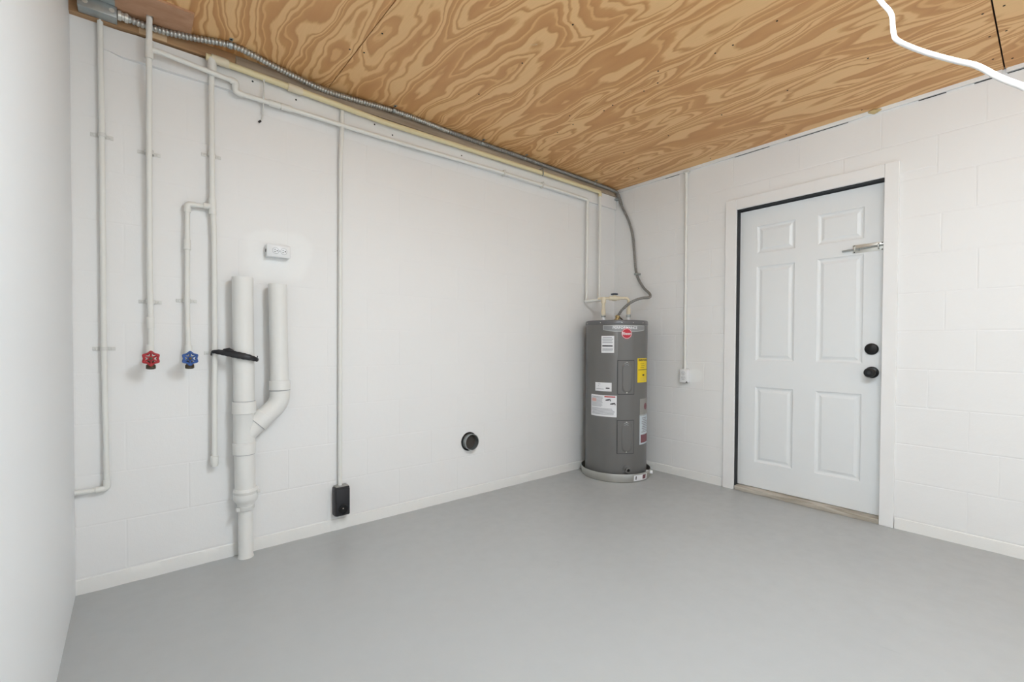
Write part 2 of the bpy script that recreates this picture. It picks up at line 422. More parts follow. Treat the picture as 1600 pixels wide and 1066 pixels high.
# ---- timber along the top of the walls
struct('trim_1', MB().box(-L, -2.93, -.030, .0, 2.345, H), 'rawwood', 'raw tan pine plate under the ceiling in the left corner')
struct('trim_9', MB().box(-2.928, -.0, -.028, .0, 2.340, H - .012).box(-2.928, -.0, -.024, .0, H - .012, H), 'greywood', 'weathered grey brown plate above the cream pipe')
lb = MB(); prof = [(-3.42, -.0005), (-3.38, -.006), (-3.34, -.014), (-3.29, -.020), (-.001, -.020)]
lb.add([p for x, y in prof for p in ((x, y, 2.232 + (.012 if x < -3.35 else 0)), (x, y, 2.338), (x, 0, 2.338), (x, 0, 2.232 + (.012 if x < -3.35 else 0)))],
       [f for i in range(4) for f in ((i*4, i*4+4, i*4+5, i*4+1), (i*4, i*4+3, i*4+7, i*4+4), (i*4+1, i*4+5, i*4+6, i*4+2))])
struct('trim_2', lb, 'wall', 'white painted ledger board behind the upper pipes', True)
struct('trim_3', MB().bevbox(-.012, .002, -2.352, -.02, 2.378, H, .001).bevbox(-.012, .002, YF, -2.366, 2.379, H, .001), 'trim', 'narrow white painted plate between right wall and ceiling')
struct('trim_4', MB().box(-3.285, -3.19, -.0345, -.0302, 2.346, 2.396), 'palewood', 'pale pine block nailed on the plate beside the red valve pipe')
hb = MB().box(-3.36, -3.262, -.238, -.031, H - .009, H).box(-3.238, -3.108, -.238, -.031, H - .009, H).box(-3.262, -3.238, -.238, -.112, H - .009, H).box(-3.262, -3.238, -.078, -.031, H - .009, H)
struct('trim_5', hb, 'hardboard', 'pinkish hardboard patch on the ceiling around the pipe hole')

for nx, nz in ((-2.857, 2.306), (-2.66, 2.285), (-2.24, 2.290), (-2.13, 2.262), (-1.645, 2.272), (-.90, 2.268)):
    nh = bpy.data.objects.new('nail_head', nail_me); COL.objects.link(nh); nh.parent = bpy.data.objects['trim_2']; nh.location = (nx, -.0205, nz); nh.rotation_euler = (-math.pi / 2, 0, 0)
for y0_, y1_, hh in ((-2.15, -2.04, .0030), (-2.32, -2.255, .0030), (-2.44, -2.37, .0022), (-1.28, -1.05, .0010), (-1.72, -1.40, .0012), (-.62, -.50, .0014)):
    obj('open_joint', MB().box(-.0035, .001, y0_, y1_, 2.3765 - hh, 2.3765), 'hole', bpy.data.objects['trim_3'], False)

# ---- door
door = bpy.data.objects.new('door_1', None); COL.objects.link(door); door.location = (.05, -1.4875, 0); ORIG['door_1'] = Vector((.05, -1.4875, 0))
tag(door, 'white six panel entry door with black knob and deadbolt', None, None, 'structure')
XD = .050                                    # front face of the leaf
ya, yb, za, zb = DY0 + .004, DY1 - .004, .034, 1.985
yl = [ya, -1.797, -1.556, -1.427, -1.188, yb]; zl = [za, .212, .742, .927, 1.584, 1.676, 1.866, zb]
mb = MB(); vs_ = [(XD, y, z) for z in zl for y in yl]; fs = []
PANELS = []
for iz in range(7):
    for iy in range(5):
        if iz in (1, 3, 5) and iy in (1, 3): PANELS.append((yl[iy], yl[iy + 1], zl[iz], zl[iz + 1])); continue
        a = iz * 6 + iy; fs.append((a, a + 6, a + 7, a + 1))
mb.add(vs_, fs)
bx = MB().box(XD, XD + .044, ya, yb, za, zb); mb.add(bx.v, [f for f in bx.f if f != (3, 0, 4, 7)])
obj('door_leaf', mb, 'door', door, False)
for (p0, p1, q0, q1) in PANELS:
    rings = [(0, 0), (.006, .0055), (.014, .0085), (.020, .0085), (.036, .0025), (.040, .0022)]
    mb = MB(); vs_ = []; fs = []
    for ins, dep in rings: vs_ += [(XD + dep, p0 + ins, q0 + ins), (XD + dep, p1 - ins, q0 + ins), (XD + dep, p1 - ins, q1 - ins), (XD + dep, p0 + ins, q1 - ins)]
    for i in range(len(rings) - 1):
        for k in range(4): fs.append((i * 4 + k, i * 4 + 4 + k, i * 4 + 4 + (k + 1) % 4, i * 4 + (k + 1) % 4))
    n = len(rings) - 1; fs.append((n * 4, n * 4 + 3, n * 4 + 2, n * 4 + 1))
    mb.add(vs_, fs); obj('door_panel', mb, 'door', door, True, 12)
# jamb and weatherstrip: black on the far side and the head
obj('door_jamb', MB().box(.001, .13, DY0, DY0 + .0035, 0, DZ), 'trim', door, False)
obj('weatherstrip', MB().box(.004, .13, DY1 - .0035, DY1, 0, DZ), 'blackmat', door, False)
obj('weatherstrip', MB().box(.004, .13, DY0 + .0035, DY1 - .0035, DZ - .008, DZ), 'blackmat', door, False)
obj('threshold', MB().bevbox(-.008, .13, DY0 + .006, DY1 - .006, .0, .030, .004), 'sill', door)
db = obj('deadbolt', MB().lathe((XD, -1.842, 1.014), (-1, 0, 0), [(.034, 0), (.034, .006), (.031, .011), (.026, .0135), (0, .014)], 32), 'blackmetal', door)
kb = obj('door_knob', MB().lathe((XD, -1.845, .876), (-1, 0, 0), [(.034, 0), (.034, .005), (.030, .009), (.014, .012), (.012, .030), (.020, .036), (.0275, .046), (.029, .056), (.026, .064), (.018, .066), (.012, .0645), (.0, .0645)], 32), 'blackmetal', door)
obj('keyhole', MB().lathe((XD - .0646, -1.845, .876), (-1, 0, 0), [(.010, 0), (.009, .0015), (0, .0018)], 20), 'slot', kb)

# slide bolt on the door
bt = thing('slide_bolt', (XD, -1.79, 1.616), 'zinc slide bolt screwed near the top of the white door', 'bolt')
obj('back_plate', MB().bevbox(XD - .0025, XD, -1.894, -1.742, 1.592, 1.642, .0008), 'zinc', bt)
obj('bolt_rod', MB().sweep([(XD - .010, -1.897, 1.622), (XD - .010, -1.690, 1.612)], .0052, 14).sweep([(XD - .010, -1.780, 1.617), (XD - .030, -1.780, 1.603)], .004, 10), 'galv', bt)
for yy in (-1.755, -1.868): obj('guide', MB().sweep(fillet([(XD, yy, 1.603), (XD - .018, yy, 1.603), (XD - .018, yy, 1.632), (XD, yy, 1.632)], .010), .0035, 8), 'zinc', bt)
for yy in (-1.750, -1.884):
    for zz in (1.598, 1.636): obj('screw', MB().lathe((XD - .0022, yy, zz), (-1, 0, 0), [(.0042, 0), (.0035, .0016), (0, .002)], 10), 'slot', bt)

# casing boards around the door
CW = .016
struct('trim_6', MB().bevbox(-CW, .002, DY1 - .002, DY1 + .075, 0, 2.072, .003), 'trim', 'white casing board on the hinge side of the door')
struct('trim_7', MB().bevbox(-CW, .002, DY0 - .062, DY0 + .004, 0, 2.072, .003), 'trim', 'white casing board on the knob side of the door')
struct('trim_8', MB().bevbox(-CW + .0006, .002, DY0 + .0042, DY1 - .0022, DZ - .004, 2.072, .003), 'trim', 'white casing board across the head of the door')

# ================================================================== WATER HEATER
HC = Vector((-.333, -.278, 0)); HR = .240
def cylp(th, z, off=0.0):
    a = math.radians(th); return HC + Vector(((HR + off) * math.cos(a), (HR + off) * math.sin(a), z))
def patch(th0, th1, z0, z1, off=.0012, nu=14, nv=2, height=None, skirt=True):
    mb = MB(); vs_ = []; fs = []
    for j in range(nv + 1):
        for i in range(nu + 1):
            u, v = i / nu, j / nv
            vs_.append(cylp(th0 + (th1 - th0) * u, z0 + (z1 - z0) * v, off + (height(u, v) if height else 0)))
    for j in range(nv):
        for i in range(nu):
            a = j * (nu + 1) + i; fs.append((a, a + 1, a + nu + 2, a + nu + 1))
    if skirt:                                    # thin edge back to the tank so that the sheet has thickness
        rim = [i for i in range(nu + 1)] + [j * (nu + 1) + nu for j in range(1, nv + 1)] + [nv * (nu + 1) + i for i in range(nu - 1, -1, -1)] + [j * (nu + 1) for j in range(nv - 1, 0, -1)]
        b = len(vs_)
        for r_ in rim:
            q = Vector(vs_[r_]); d = Vector((q.x - HC.x, q.y - HC.y, 0)).normalized(); vs_.append(Vector((HC.x, HC.y, q.z)) + d * (HR - .0005))
        n = len(rim)
        for k in range(n): fs.append((rim[k], b + k, b + (k + 1) % n, rim[(k + 1) % n]))
    return mb.add(vs_, fs)
def poly_wrap(outline, th_c, z_c, off, mbx=None):
    """flat outline (u right, v up, metres) -> thin fan on the tank"""
    mbx = mbx or MB()
    ctr = cylp(th_c, z_c, off); vs_ = [ctr] + [cylp(th_c + math.degrees(u / HR), z_c + v, off) for u, v in outline]
    n = len(outline); return mbx.add(vs_, [(0, 1 + k, 1 + (k + 1) % n) for k in range(n)])
def text_mesh(body, size, bold=0.0):
    cu = bpy.data.curves.new('t', 'FONT'); cu.body = body; cu.size = size; cu.align_x = 'CENTER'; cu.align_y = 'CENTER'; cu.resolution_u = 3; cu.offset = bold
    to = bpy.data.objects.new('t', cu); COL.objects.link(to)
    dg = bpy.context.evaluated_depsgraph_get(); me = bpy.data.meshes.new_from_object(to.evaluated_get(dg))
    v = [x.co.copy() for x in me.vertices]; f = [tuple(p.vertices) for p in me.polygons]
    bpy.data.objects.remove(to); bpy.data.curves.remove(cu); bpy.data.meshes.remove(me); return v, f
def text_wrap(body, size, th_c, z_c, off, mbx=None, sx=1.0, bold=0.0):
    v, f = text_mesh(body, size, bold); mbx = mbx or MB()
    return mbx.add([cylp(th_c + math.degrees(p.x * sx / HR), z_c + p.y, off) for p in v], f)

heater = thing('water_heater', (HC.x, HC.y, .012), 'grey cylindrical electric water heater standing in the corner pan', 'water heater')
obj('tank', MB().lathe(HC, (0, 0, 1), [(0, .012), (.232, .012), (HR, .020), (HR, 1.186), (.2385, 1.190)], 96), 'tank', heater)
obj('lid', MB().lathe(HC, (0, 0, 1), [(HR, 1.188), (.2425, 1.190), (.2425, 1.212), (.239, 1.219), (.230, 1.222), (0, 1.226)], 96), 'tanklid', heater)
for th in (-172, -133, -112, -88, 150):
    obj('lid_screw', MB().lathe(cylp(th, 1.201, .002), cylp(th, 0, 1) - cylp(th, 0, 0), [(.004, 0), (.003, .002), (0, .0025)], 8), 'zinc', heater)
# jacket band with the two element covers
obj('jacket_band', patch(-139.8, -109.6, .215, 1.186, .0024, 12, 2), 'tank', heater)
def oval(u, v):
    x, y = (u - .56) / .30, (v - .50) / .44
    d = (abs(x) ** 2.6 + abs(y) ** 7.0); t = max(0.0, min(1.0, (1.12 - d) / .38)); return .009 * t * t * (3 - 2 * t) * .7
for z0, z1 in ((.664, .913), (.217, .462)):
    obj('cover_gap', patch(-140.6, -109.0, z0 - .005, z1 + .005, .0032, 20, 2), 'coverline', heater)
    c = obj('element_cover', patch(-139.4, -110.2, z0, z1, .0052, 28, 40, oval), 'tank', heater)
    for zz in (z0 + .010, z1 - .012): obj('screw', MB().lathe(cylp(-123.5, zz, .005), cylp(-123.5, 0, 1) - cylp(-123.5, 0, 0), [(.005, 0), (.004, .002), (0, .003)], 10), 'zinc', c)
    # embossed flash mark
    mk = MB()
    for dz in (0, -.014):
        mk.sweep([cylp(-128 + t * 7, z1 - .020 + dz + .008 * math.sin(t * 3.0), .0155 - abs(t - .5) * .004) for t in (0, .25, .5, .75, 1)], .0016, 6)
    obj('embossed_mark', mk, 'galv', c)
# silver badge: rim, plate, lettering
tc = -125.5; hw = .172; out = [(-hw, .0175), (hw, .0175), (hw, -.014), (.10, -.026), (-.10, -.026), (-hw, -.014)]
def dens(o_, n=14):
    r_ = []
    for (a, b), (c, d) in zip(o_, o_[1:] + o_[:1]):
        for k in range(n): r_.append((a + (c - a) * k / n, b + (d - b) * k / n))
    return r_
def strip_wrap(top, bot, th_c, z_c, off, n=32):
    mb = MB(); vs_ = []; fs = []
    u0, u1 = top[0], top[1]
    for i in range(n + 1):
        u = u0 + (u1 - u0) * i / n; vs_ += [cylp(th_c + math.degrees(u / HR), z_c + bot(u), off), cylp(th_c + math.degrees(u / HR), z_c + top[2], off)]
    for i in range(n): fs.append((2 * i, 2 * i + 2, 2 * i + 3, 2 * i + 1))
    return mb.add(vs_, fs)
low = lambda u: -.015 - .013 * max(0, min(1, (hw - abs(u)) / .09))
low2 = lambda u: -.0115 - .0125 * max(0, min(1, (hw - abs(u)) / .09))
badge = obj('badge', strip_wrap((-hw, hw, .0205), low, tc, 1.160, .0035), 'badgerim', heater)
obj('badge_plate', strip_wrap((-hw + .004, hw - .004, .0170), low2, tc, 1.160, .0042), 'badge', badge)
obj('lettering', text_wrap('PERFORMANCE', .027, tc - 1.0, 1.161, .0050, sx=1.02, bold=.0004), 'paper', badge)
circ = lambda r_, n=40: [(r_ * math.cos(2 * math.pi * k / n), r_ * math.sin(2 * math.pi * k / n)) for k in range(n)]
lg = obj('logo', poly_wrap(circ(.0405), -124.4, 1.118, .0056), 'logored', heater); lg['label'] = 'round red maker badge'
def ring_wrap(r0, r1, th_c, z_c, off, n=48):
    mb = MB(); vs_ = []
    for k in range(n):
        a = 2 * math.pi * k / n
        for r_ in (r0, r1): vs_.append(cylp(th_c + math.degrees(r_ * math.cos(a) / HR), z_c + r_ * math.sin(a), off))
    return mb.add(vs_, [(2 * k, 2 * k + 1, (2 * k + 3) % (2 * n), (2 * k + 2) % (2 * n)) for k in range(n)])
obj('logo_ring', ring_wrap(.0345, .0375, -124.4, 1.118, .0064), 'paper', lg)
obj('lettering', text_wrap('Rheem', .0285, -124.4, 1.117, .0066, sx=.86, bold=.0007), 'paper', lg)

def lines(th0, th1, z0, z1, n, off=.0024, fill=.45, jag=.12, seed=1):
    """rows of unreadable small print"""
    rnd = random.Random(seed); mb = MB()
    for i in range(n):
        zc = z1 - (i + .5) * (z1 - z0) / n; hh = (z1 - z0) / n * fill / 2
        q = patch(th0 + rnd.random() * jag * (th1 - th0) * .3, th1 - rnd.random() * jag * (th1 - th0), zc - hh, zc + hh, off, 6, 1, None, False); mb.add(q.v, q.f)
    return mb
def lab(name, label, mat, *a):
    o_ = obj(name, patch(*a), mat, heater); o_['label'] = label; return o_
a = lab('label', 'white label with rows of print', 'paper', -169.8, -146.3, .972, 1.100)
obj('print', lines(-168, -148, 1.044, 1.094, 4, seed=2, fill=.42), 'ink', a)
obj('print', lines(-168, -147.5, 1.018, 1.030, 1, seed=3, fill=.7), 'inkdark', a)
obj('print', lines(-168, -148, .982, 1.012, 3, seed=4, fill=.4), 'ink', a)
a = lab('label', 'small white rating label', 'paper', 177.5 - 360, -150.2, .680, .746)
obj('print', lines(-180, -153, .690, .740, 4, seed=5, fill=.22, jag=.9), 'ink', a)
obj('print', lines(-161, -153, .699, .709, 1, seed=6, fill=.8), 'inkdark', a)
a = lab('label', 'white warning label with red heading and tap pictures', 'paper', 167 - 360, -141.0, .487, .650)
obj('print', lines(-191, -166, .560, .640, 9, seed=7, fill=.4), 'ink', a)
obj('print', lines(-191, -143.5, .500, .552, 6, seed=8, fill=.4), 'ink', a)
obj('red_heading', lines(-163, -143.5, .634, .645, 1, seed=9, fill=.8, jag=0), 'inkred', a)
obj('pink_box', patch(-190, -180, .598, .622, .0024, 5, 1, None, False), 'inkpink', a)
tp = MB()
for tt, zz in ((-156, .616), (-147.5, .588)):
    tp.sweep([cylp(tt - 5, zz - .003, .0028), cylp(tt, zz, .0028), cylp(tt + 3, zz + .004, .0028), cylp(tt + 4, zz - .009, .0028)], [.003, .0055, .0045, .003], 8, squash=.25)
obj('tap_pictures', tp, 'inkdark', a)
a = lab('label', 'yellow energy label', 'yellow', -101.5, -69, .747, .931)
obj('lettering', text_wrap('ENERGYGUIDE', .019, -85.5, .917, .0026, sx=.92, bold=.0006), 'inkdark', a)
obj('print', lines(-97, -74, .838, .896, 4, seed=11, fill=.16, jag=.7), 'inkdark', a)
obj('print', patch(-100, -71, .842, .8455, .0026, 8, 1, None, False), 'inkdark', a)
obj('print', patch(-88.5, -82, .797, .809, .0026, 3, 1, None, False), 'inkdark', a)
obj('print', lines(-97, -74, .756, .785, 3, seed=12, fill=.12, jag=.5), 'ink', a)
a = lab('document_pouch', 'clear grey pouch holding leaflets', 'pouch', -94.5, -56, .490, .622)
obj('round_mark', poly_wrap(circ(.026), -76, .560, .0030), 'maroon', a)
a = lab('leaflet', 'pale blue leaflet', 'bluepaper', -94.8, -56, .272, .500)
a_ = obj('print', lines(-90, -60, .360, .480, 9, seed=13, fill=.45, jag=.5), 'ink', a)
obj('print', patch(-92, -62, .284, .346, .0024, 8, 1, None, False), 'maroon', a)
# drain valve
dv = cylp(-122.3, .095); ax = (cylp(-122.3, 0, 1) - cylp(-122.3, 0, 0)).normalized()
d_ = obj('drain_valve', MB().lathe(dv, ax, [(.028, -.002), (.028, .006), (.018, .008), (.018, .026), (.022, .028), (.022, .038), (.013, .040), (.012, .030), (0, .030)], 20), 'tank', heater)
obj('outlet_bore', MB().lathe(dv + ax * .0305, ax, [(.0115, 0), (0, .001)], 16), 'hole', d_)
# nipples and connector on the lid
NLp, NRp = Vector((-.432, -.226, 1.222)), Vector((-.276, -.352, 1.222))
for q in (NLp, NRp):
    n_ = obj('nipple', MB().lathe(q, (0, 0, 1), [(.018, 0), (.018, .012), (.012, .014), (.012, .05)], 18), 'whiteplastic', heater)
    obj('union_nut', MB().lathe(q + Vector((0, 0, .030)), (0, 0, 1), [(.0, -.001), (.0165, 0), (.0175, .004), (.0175, .018), (.0165, .022), (0, .023)], 6), 'galv', n_)
CN = Vector((-.357, -.300, 1.222))
obj('brass_connector', MB().lathe(CN, (.15, -.15, 1), [(.022, 0), (.022, .010), (.016, .012), (.016, .026), (.020, .028), (.020, .042), (.012, .046)], 14), 'brass', heater)
obj('relief_lever', MB().sweep([CN + Vector((.014, -.012, .034)), CN + Vector((.040, -.033, .004))], .005, 10), 'darkmetal', heater)

pan = thing('drain_pan', (HC.x, HC.y, 0), 'round aluminium drain pan under the grey water heater', 'drain pan')
obj('pan_body', MB().lathe(HC, (0, 0, 1), [(0, .002), (.258, .002), (.262, .006), (.2675, .062), (.2705, .0645), (.2715, .062), (.2655, .003), (.262, .0), (0, .0)], 80), 'alu', pan)
def pan_patch(t0, t1, z0, z1, off):
    mb = MB(); vs_ = []
    for i in range(9):
        a = math.radians(t0 + (t1 - t0) * i / 8)
        for z in (z0, z1):
            r_ = .2655 + (.2715 - .2655) * (z / .062) + off; vs_.append(HC + Vector((r_ * math.cos(a), r_ * math.sin(a), z)))
    return mb.add(vs_, [(2 * i, 2 * i + 2, 2 * i + 3, 2 * i + 1) for i in range(8)])
st = obj('sticker', pan_patch(-112, -82, .010, .053, .0008), 'paper', pan)
obj('print', pan_patch(-109, -107, .020, .046, .0013), 'inkdark', st)
obj('print', pan_patch(-94, -86, .018, .050, .0013), 'maroon', st)
fx = HC + Vector((.268 * math.cos(math.radians(-58)), .268 * math.sin(math.radians(-58)), .034))
obj('pan_fitting', MB().cyl(fx - Vector((.03, -.05, 0)) * .5, fx + Vector((.03, -.05, 0)) * .35, .014, 14), 'whiteplastic', pan)

# ================================================================== PIPES
def strap(parent, x, z, yc, r, horizontal=True, mat='strap'):
    """two-hole pipe clamp on the back wall around an upright pipe"""
    mb = MB(); n = 10; w2 = .008; vs_ = []; fs = []
    for i in range(n + 1):
        a = math.pi * i / n
        for rr in (r + .0006, r + .0024):
            for dz in (-w2, w2): vs_.append((x + rr * math.cos(a), yc - rr * math.sin(a), z + dz))
    for i in range(n):
        b = i * 4; fs += [(b + 2, b + 3, b + 7, b + 6), (b, b + 4, b + 5, b + 1), (b, b + 2, b + 6, b + 4), (b + 1, b + 5, b + 7, b + 3)]
    mb.add(vs_, fs)
    for s in (-1, 1):
        mb.box(x + s * (r + .0005), x + s * (r + .0025), yc, -.0005, z - w2, z + w2)
        mb.bevbox(*sorted((x + s * r, x + s * (r + .026))), -.0035, -.0002, z - w2, z + w2, .001)
    o_ = obj('pipe_strap', mb, mat, parent)
    for s in (-1, 1): obj('screw', MB().lathe((x + s * (r + .015), -.0034, z), (0, -1, 0), [(.0045, 0), (.0035, .002), (0, .0025)], 8), 'strap', o_)
    return o_
def coupling(parent, c, ax, ln, r, mat):
    ax = Vector(ax).normalized(); c = Vector(c) - ax * ln / 2
    return obj('coupling', MB().lathe(c, ax, [(r - .004, 0), (r, .001), (r, ln - .001), (r - .004, ln)], 16), mat, parent)

# --- leftmost conduit, turning into the left wall
p1 = thing('conduit_pipe', (-3.40, -.02, .42), 'thin white pipe nearest the left wall, turning left at its foot', 'pipe')
obj('pipe', MB().sweep(fillet([(-3.408, -.021, 2.352), (-3.406, -.019, 1.90), (-3.406, -.019, 1.0), (-3.401, -.020, .424), (-3.499, -.020, .424)], .012), .0098, 14), 'pipe', p1)
obj('elbow', MB().sweep(fillet([(-3.4012, -.020, .460), (-3.401, -.020, .424), (-3.437, -.020, .424)], .014), .0128, 14), 'pipe', p1)
obj('hub_ring', MB().cyl((-3.434, -.02, .424), (-3.440, -.02, .424), .0140, 14), 'strap', p1)
for z in (1.885, 1.006): strap(p1, -3.406, z, -.019, .0100)

# --- hot line: red valve riser, ceiling tee, long white run, drop to the heater
hot = thing('hot_water_pipe', (-3.255, -.03, .98), 'white pipe rising from red valve and running along the ledger board', 'pipe')
RY = -.036
tee = Vector((-3.253, -.078, 2.268))
obj('riser', MB().sweep([(-3.253, RY, 1.0), (-3.253, RY, 1.12), (-3.256, RY + .004, 1.30), (-3.254, RY, 1.95), (-3.253, -.060, 2.16), tee, (-3.251, -.094, 2.42)], .0108, 14), 'pipe', hot)
coupling(hot, tee, (0, -.1, 1), .075, .0145, 'pipe')
coupling(hot, (-3.254, RY, 1.118), (0, 0, 1), .05, .0132, 'pipe')
RUNY, RUNZ = -.036, 2.222
el = Vector((-2.934, -.050, 2.262))
obj('branch', MB().sweep(fillet([tee, tee + Vector((.03, .004, .006)), el], .01), .0112, 14), 'pipe', hot)
obj('elbow', MB().sweep(fillet([el - Vector((.022, 0, -.001)), el, el + Vector((.002, .012, -.040)), el + Vector((.030, .014, -.042))], .012), .0150, 14), 'pipe', hot)
XD1 = -.413
obj('long_run', MB().sweep(fillet([(-2.93, -.037, 2.220), (-2.70, RUNY, 2.221), (-2.2, RUNY, 2.221), (-1.4, RUNY, 2.236), (-.9, RUNY, 2.236), (XD1, RUNY, 2.234), (XD1, -.034, 1.405), (NLp.x + .002, -.034, 1.392), (NLp.x, NLp.y, 1.392), (NLp.x, NLp.y, 1.272)], .018), .0118, 14), 'pipe', hot)
for x, z in ((-2.765, 2.2206), (-2.71, 2.221)): coupling(hot, (x, RUNY, z), (1, 0, 0), .05, .0155, 'pipe')
obj('drop_fitting', MB().lathe((NLp.x, NLp.y, 1.262), (0, 0, 1), [(.010, 0), (.0165, .001), (.0165, .045), (.0125, .055), (.0125, .10), (.0175, .102), (.0175, .150), (.009, .151)], 16), 'beige', hot)
for z in (1.855, 1.21): strap(hot, -3.254, z, RY + .012, .0135)
for x in (-.93, -1.30): obj('run_strap', MB().bevbox(x - .007, x + .007, -.051, -.0202, 2.216, 2.256, .002), 'strap', hot)

# --- cold line: cream pipe under the ceiling, white drop with capped foot, branch to the blue valve, drop to the heater
cold = thing('cold_water_pipe', (-3.026, -.04, .46), 'cream pipe under the ceiling with a white capped drop and blue valve branch', 'pipe')
CZ, CY = 2.322, -.050
XD2 = -.270
obj('ceiling_run', MB().sweep(fillet([(-3.05, CY, 2.334), (-2.9, CY, 2.330), (-2.2, CY, 2.306), (-1.5, CY, 2.314), (-.9, CY, 2.320), (XD2, CY, 2.322), (XD2, CY, 2.286)], .02), .0150, 16), 'cream', cold)
obj('heater_drop', MB().sweep(fillet([(XD2, CY, 2.295), (XD2, CY, 1.408), (XD2 - .06, -.10, 1.402)], .018), .0118, 14), 'pipe', cold)
for x, z in ((-2.995, 2.334), (-2.672, 2.321)): coupling(cold, (x, CY, z), (1, -0, -.02), .07, .0195, 'beige')
tx = -3.026
obj('tee_stub', MB().cyl((tx, CY, 2.334), (tx, CY + .008, 2.27), .0185, 16), 'pipe', cold)
obj('drop', MB().sweep([(tx, CY + .008, 2.30), (tx - .002, -.036, 2.2), (tx, -.030, 1.95), (tx, -.028, 1.70), (tx + .006, -.028, 1.55), (tx + .006, -.032, 1.0), (tx + .003, -.034, .8), (tx + .002, -.034, .47)], .0115, 14), 'pipe', cold)
obj('end_cap', MB().lathe((tx + .002, -.034, .505), (0, 0, -1), [(.011, 0), (.0165, .002), (.0165, .038), (.013, .048), (0, .052)], 18), 'pipe', cold)
obj('tee', MB().cyl((tx, -.0285, 1.70), (tx + .001, -.028, 1.628), .0155, 16).cyl((tx, -.028, 1.664), (tx - .034, -.028, 1.662), .0138, 16), 'pipe', cold)
BX = -3.121
obj('branch', MB().sweep(fillet([(tx, -.028, 1.662), (BX, -.028, 1.658), (BX - .001, -.028, 1.48), (BX - .003, -.026, 1.22), (BX, -.030, 1.0)], .012), .0100, 14), 'pipe', cold)
obj('elbow', MB().sweep(fillet([(BX + .032, -.028, 1.659), (BX, -.028, 1.658), (BX, -.028, 1.622)], .014), .0132, 14), 'pipe', cold)
coupling(cold, (BX - .001, -.028, 1.475), (0, 0, 1), .046, .0138, 'pipe')
for z, x, y in ((1.905, tx, -.016), (.985, tx + .006, -.018)): strap(cold, x, z, y, .0128)
strap(cold, BX - .003, 1.223, -.016, .013)
# stop valve and elbow over the heater
va, vb = Vector((XD2 - .175, -.212, 1.402)), Vector((NRp.x - .012, NRp.y + .010, 1.406))
obj('feed', MB().sweep(fillet([(XD2 - .05, -.095, 1.403), (va.x, -.19, 1.402), va, va.lerp(vb, .5), vb, NRp + Vector((0, 0, .17)), NRp + Vector((0, 0, .05))], .014), .0108, 14), 'beige', cold)
vm = va.lerp(vb, .52); vd = (vb - va).normalized()
sv = obj('stop_valve', MB().lathe(vm - vd * .042, vd, [(.010, 0), (.0165, .002), (.0165, .022), (.020, .026), (.0205, .058), (.0165, .062), (.0165, .082), (.010, .084)], 18).cyl(vm, vm + Vector((0, 0, .026)), .010, 12), 'beige', cold)
obj('valve_wheel', MB().lathe(vm + Vector((0, 0, .026)), (0, 0, 1), [(0, 0), (.026, .001), (.029, .005), (.027, .011), (.012, .013), (0, .013)], 20), 'navy', sv)
obj('down_fitting', MB().lathe(NRp + Vector((0, 0, .055)), (0, 0, 1), [(.010, 0), (.0165, .001), (.0165, .040), (.0125, .046), (.0125, .09)], 16), 'beige', cold)

obj('pipe_hook', MB().sweep(fillet([(-.950, -.022, 2.350), (-.950, -.068, 2.350), (-.950, -.070, 2.300), (-.950, -.056, 2.296)], .012), .0035, 8), 'galv', cold)

# --- white conduit down to the black outlet box
p4 = thing('conduit_pipe', (-2.432, -.02, .25), 'thin white pipe dropping to the black power outlet', 'pipe')
obj('pipe', MB().sweep([(-2.429, -.034, 2.330), (-2.430, -.032, 2.20), (-2.433, -.020, 2.05), (-2.436, -.018, 1.2), (-2.440, -.022, .245)], .0108, 14), 'pipe', p4)

# --- conduit on the right wall
p5 = thing('conduit_pipe', (-.02, -.68, .85), 'thin white pipe on the wall beside the door casing', 'pipe')
obj('pipe', MB().sweep([(-.020, -.690, 2.378), (-.014, -.688, 2.2), (-.0125, -.690, 1.6), (-.016, -.692, .845)], .0108, 14), 'pipe', p5)
obj('top_clip', MB().bevbox(-.034, .0, -.712, -.668, 2.362, 2.378, .002), 'strap', p5)

# --- valves
def hose_valve(name, x, z, hm, label, yb):
    v = thing(name, (x, -.05, z), label, 'valve', 'laundry supply valves')
    hy = yb; ax = Vector((0, -1, 0))
    obj('body', MB().sweep(fillet([(x, -.036, z + .058), (x, -.036, z + .004), (x, -.064, z + .002)], .012), .0145, 14).cyl((x, -.058, z + .002), (x, hy + .012, z), .0125, 14).lathe((x, -.075, z), (0, -1, 0), [(.0, 0), (.017, .001), (.017, .012), (0, .013)], 6), 'pipe', v)
    obj('stem', MB().cyl((x, hy + .014, z), (x, hy - .004, z), .006, 12), 'brass', v)
    hw_ = MB().torus((x, hy, z), ax, lambda a: .0245 + .0030 * math.cos(6 * a), .0052, 48, 10)
    hw_.lathe((x, hy + .004, z), ax, [(0, 0), (.0105, 0), (.0105, .009), (.007, .011), (0, .011)], 18)
    for k in range(6):
        a = math.radians(60 * k + 90); d = Vector((math.cos(a), 0, math.sin(a)))
        hw_.sweep([Vector((x, hy + .001, z)) + d * .008, Vector((x, hy + .001, z)) + d * .026], .0036, 8)
    for k in range(6):
        a = math.radians(60 * k + 90); d = Vector((math.cos(a), 0, math.sin(a)))
        hw_.lathe(Vector((x, hy + .005, z)) + d * .0265, ax, [(0, 0), (.0065, .001), (.0065, .009), (0, .010)], 10)
    h = obj('handle', hw_, hm, v)
    obj('handle_screw', MB().lathe((x, hy - .0068, z), ax, [(.0065, 0), (.005, .0022), (0, .003)], 12), 'darkmetal', h)
    obj('spout', MB().lathe((x, hy + .034, z - .008), (0, -.28, -1), [(.012, 0), (.0125, .020), (.0165, .022), (.0170, .036), (.0155, .037), (.012, .034), (0, .034)], 20), 'darkmetal', v)
    return v
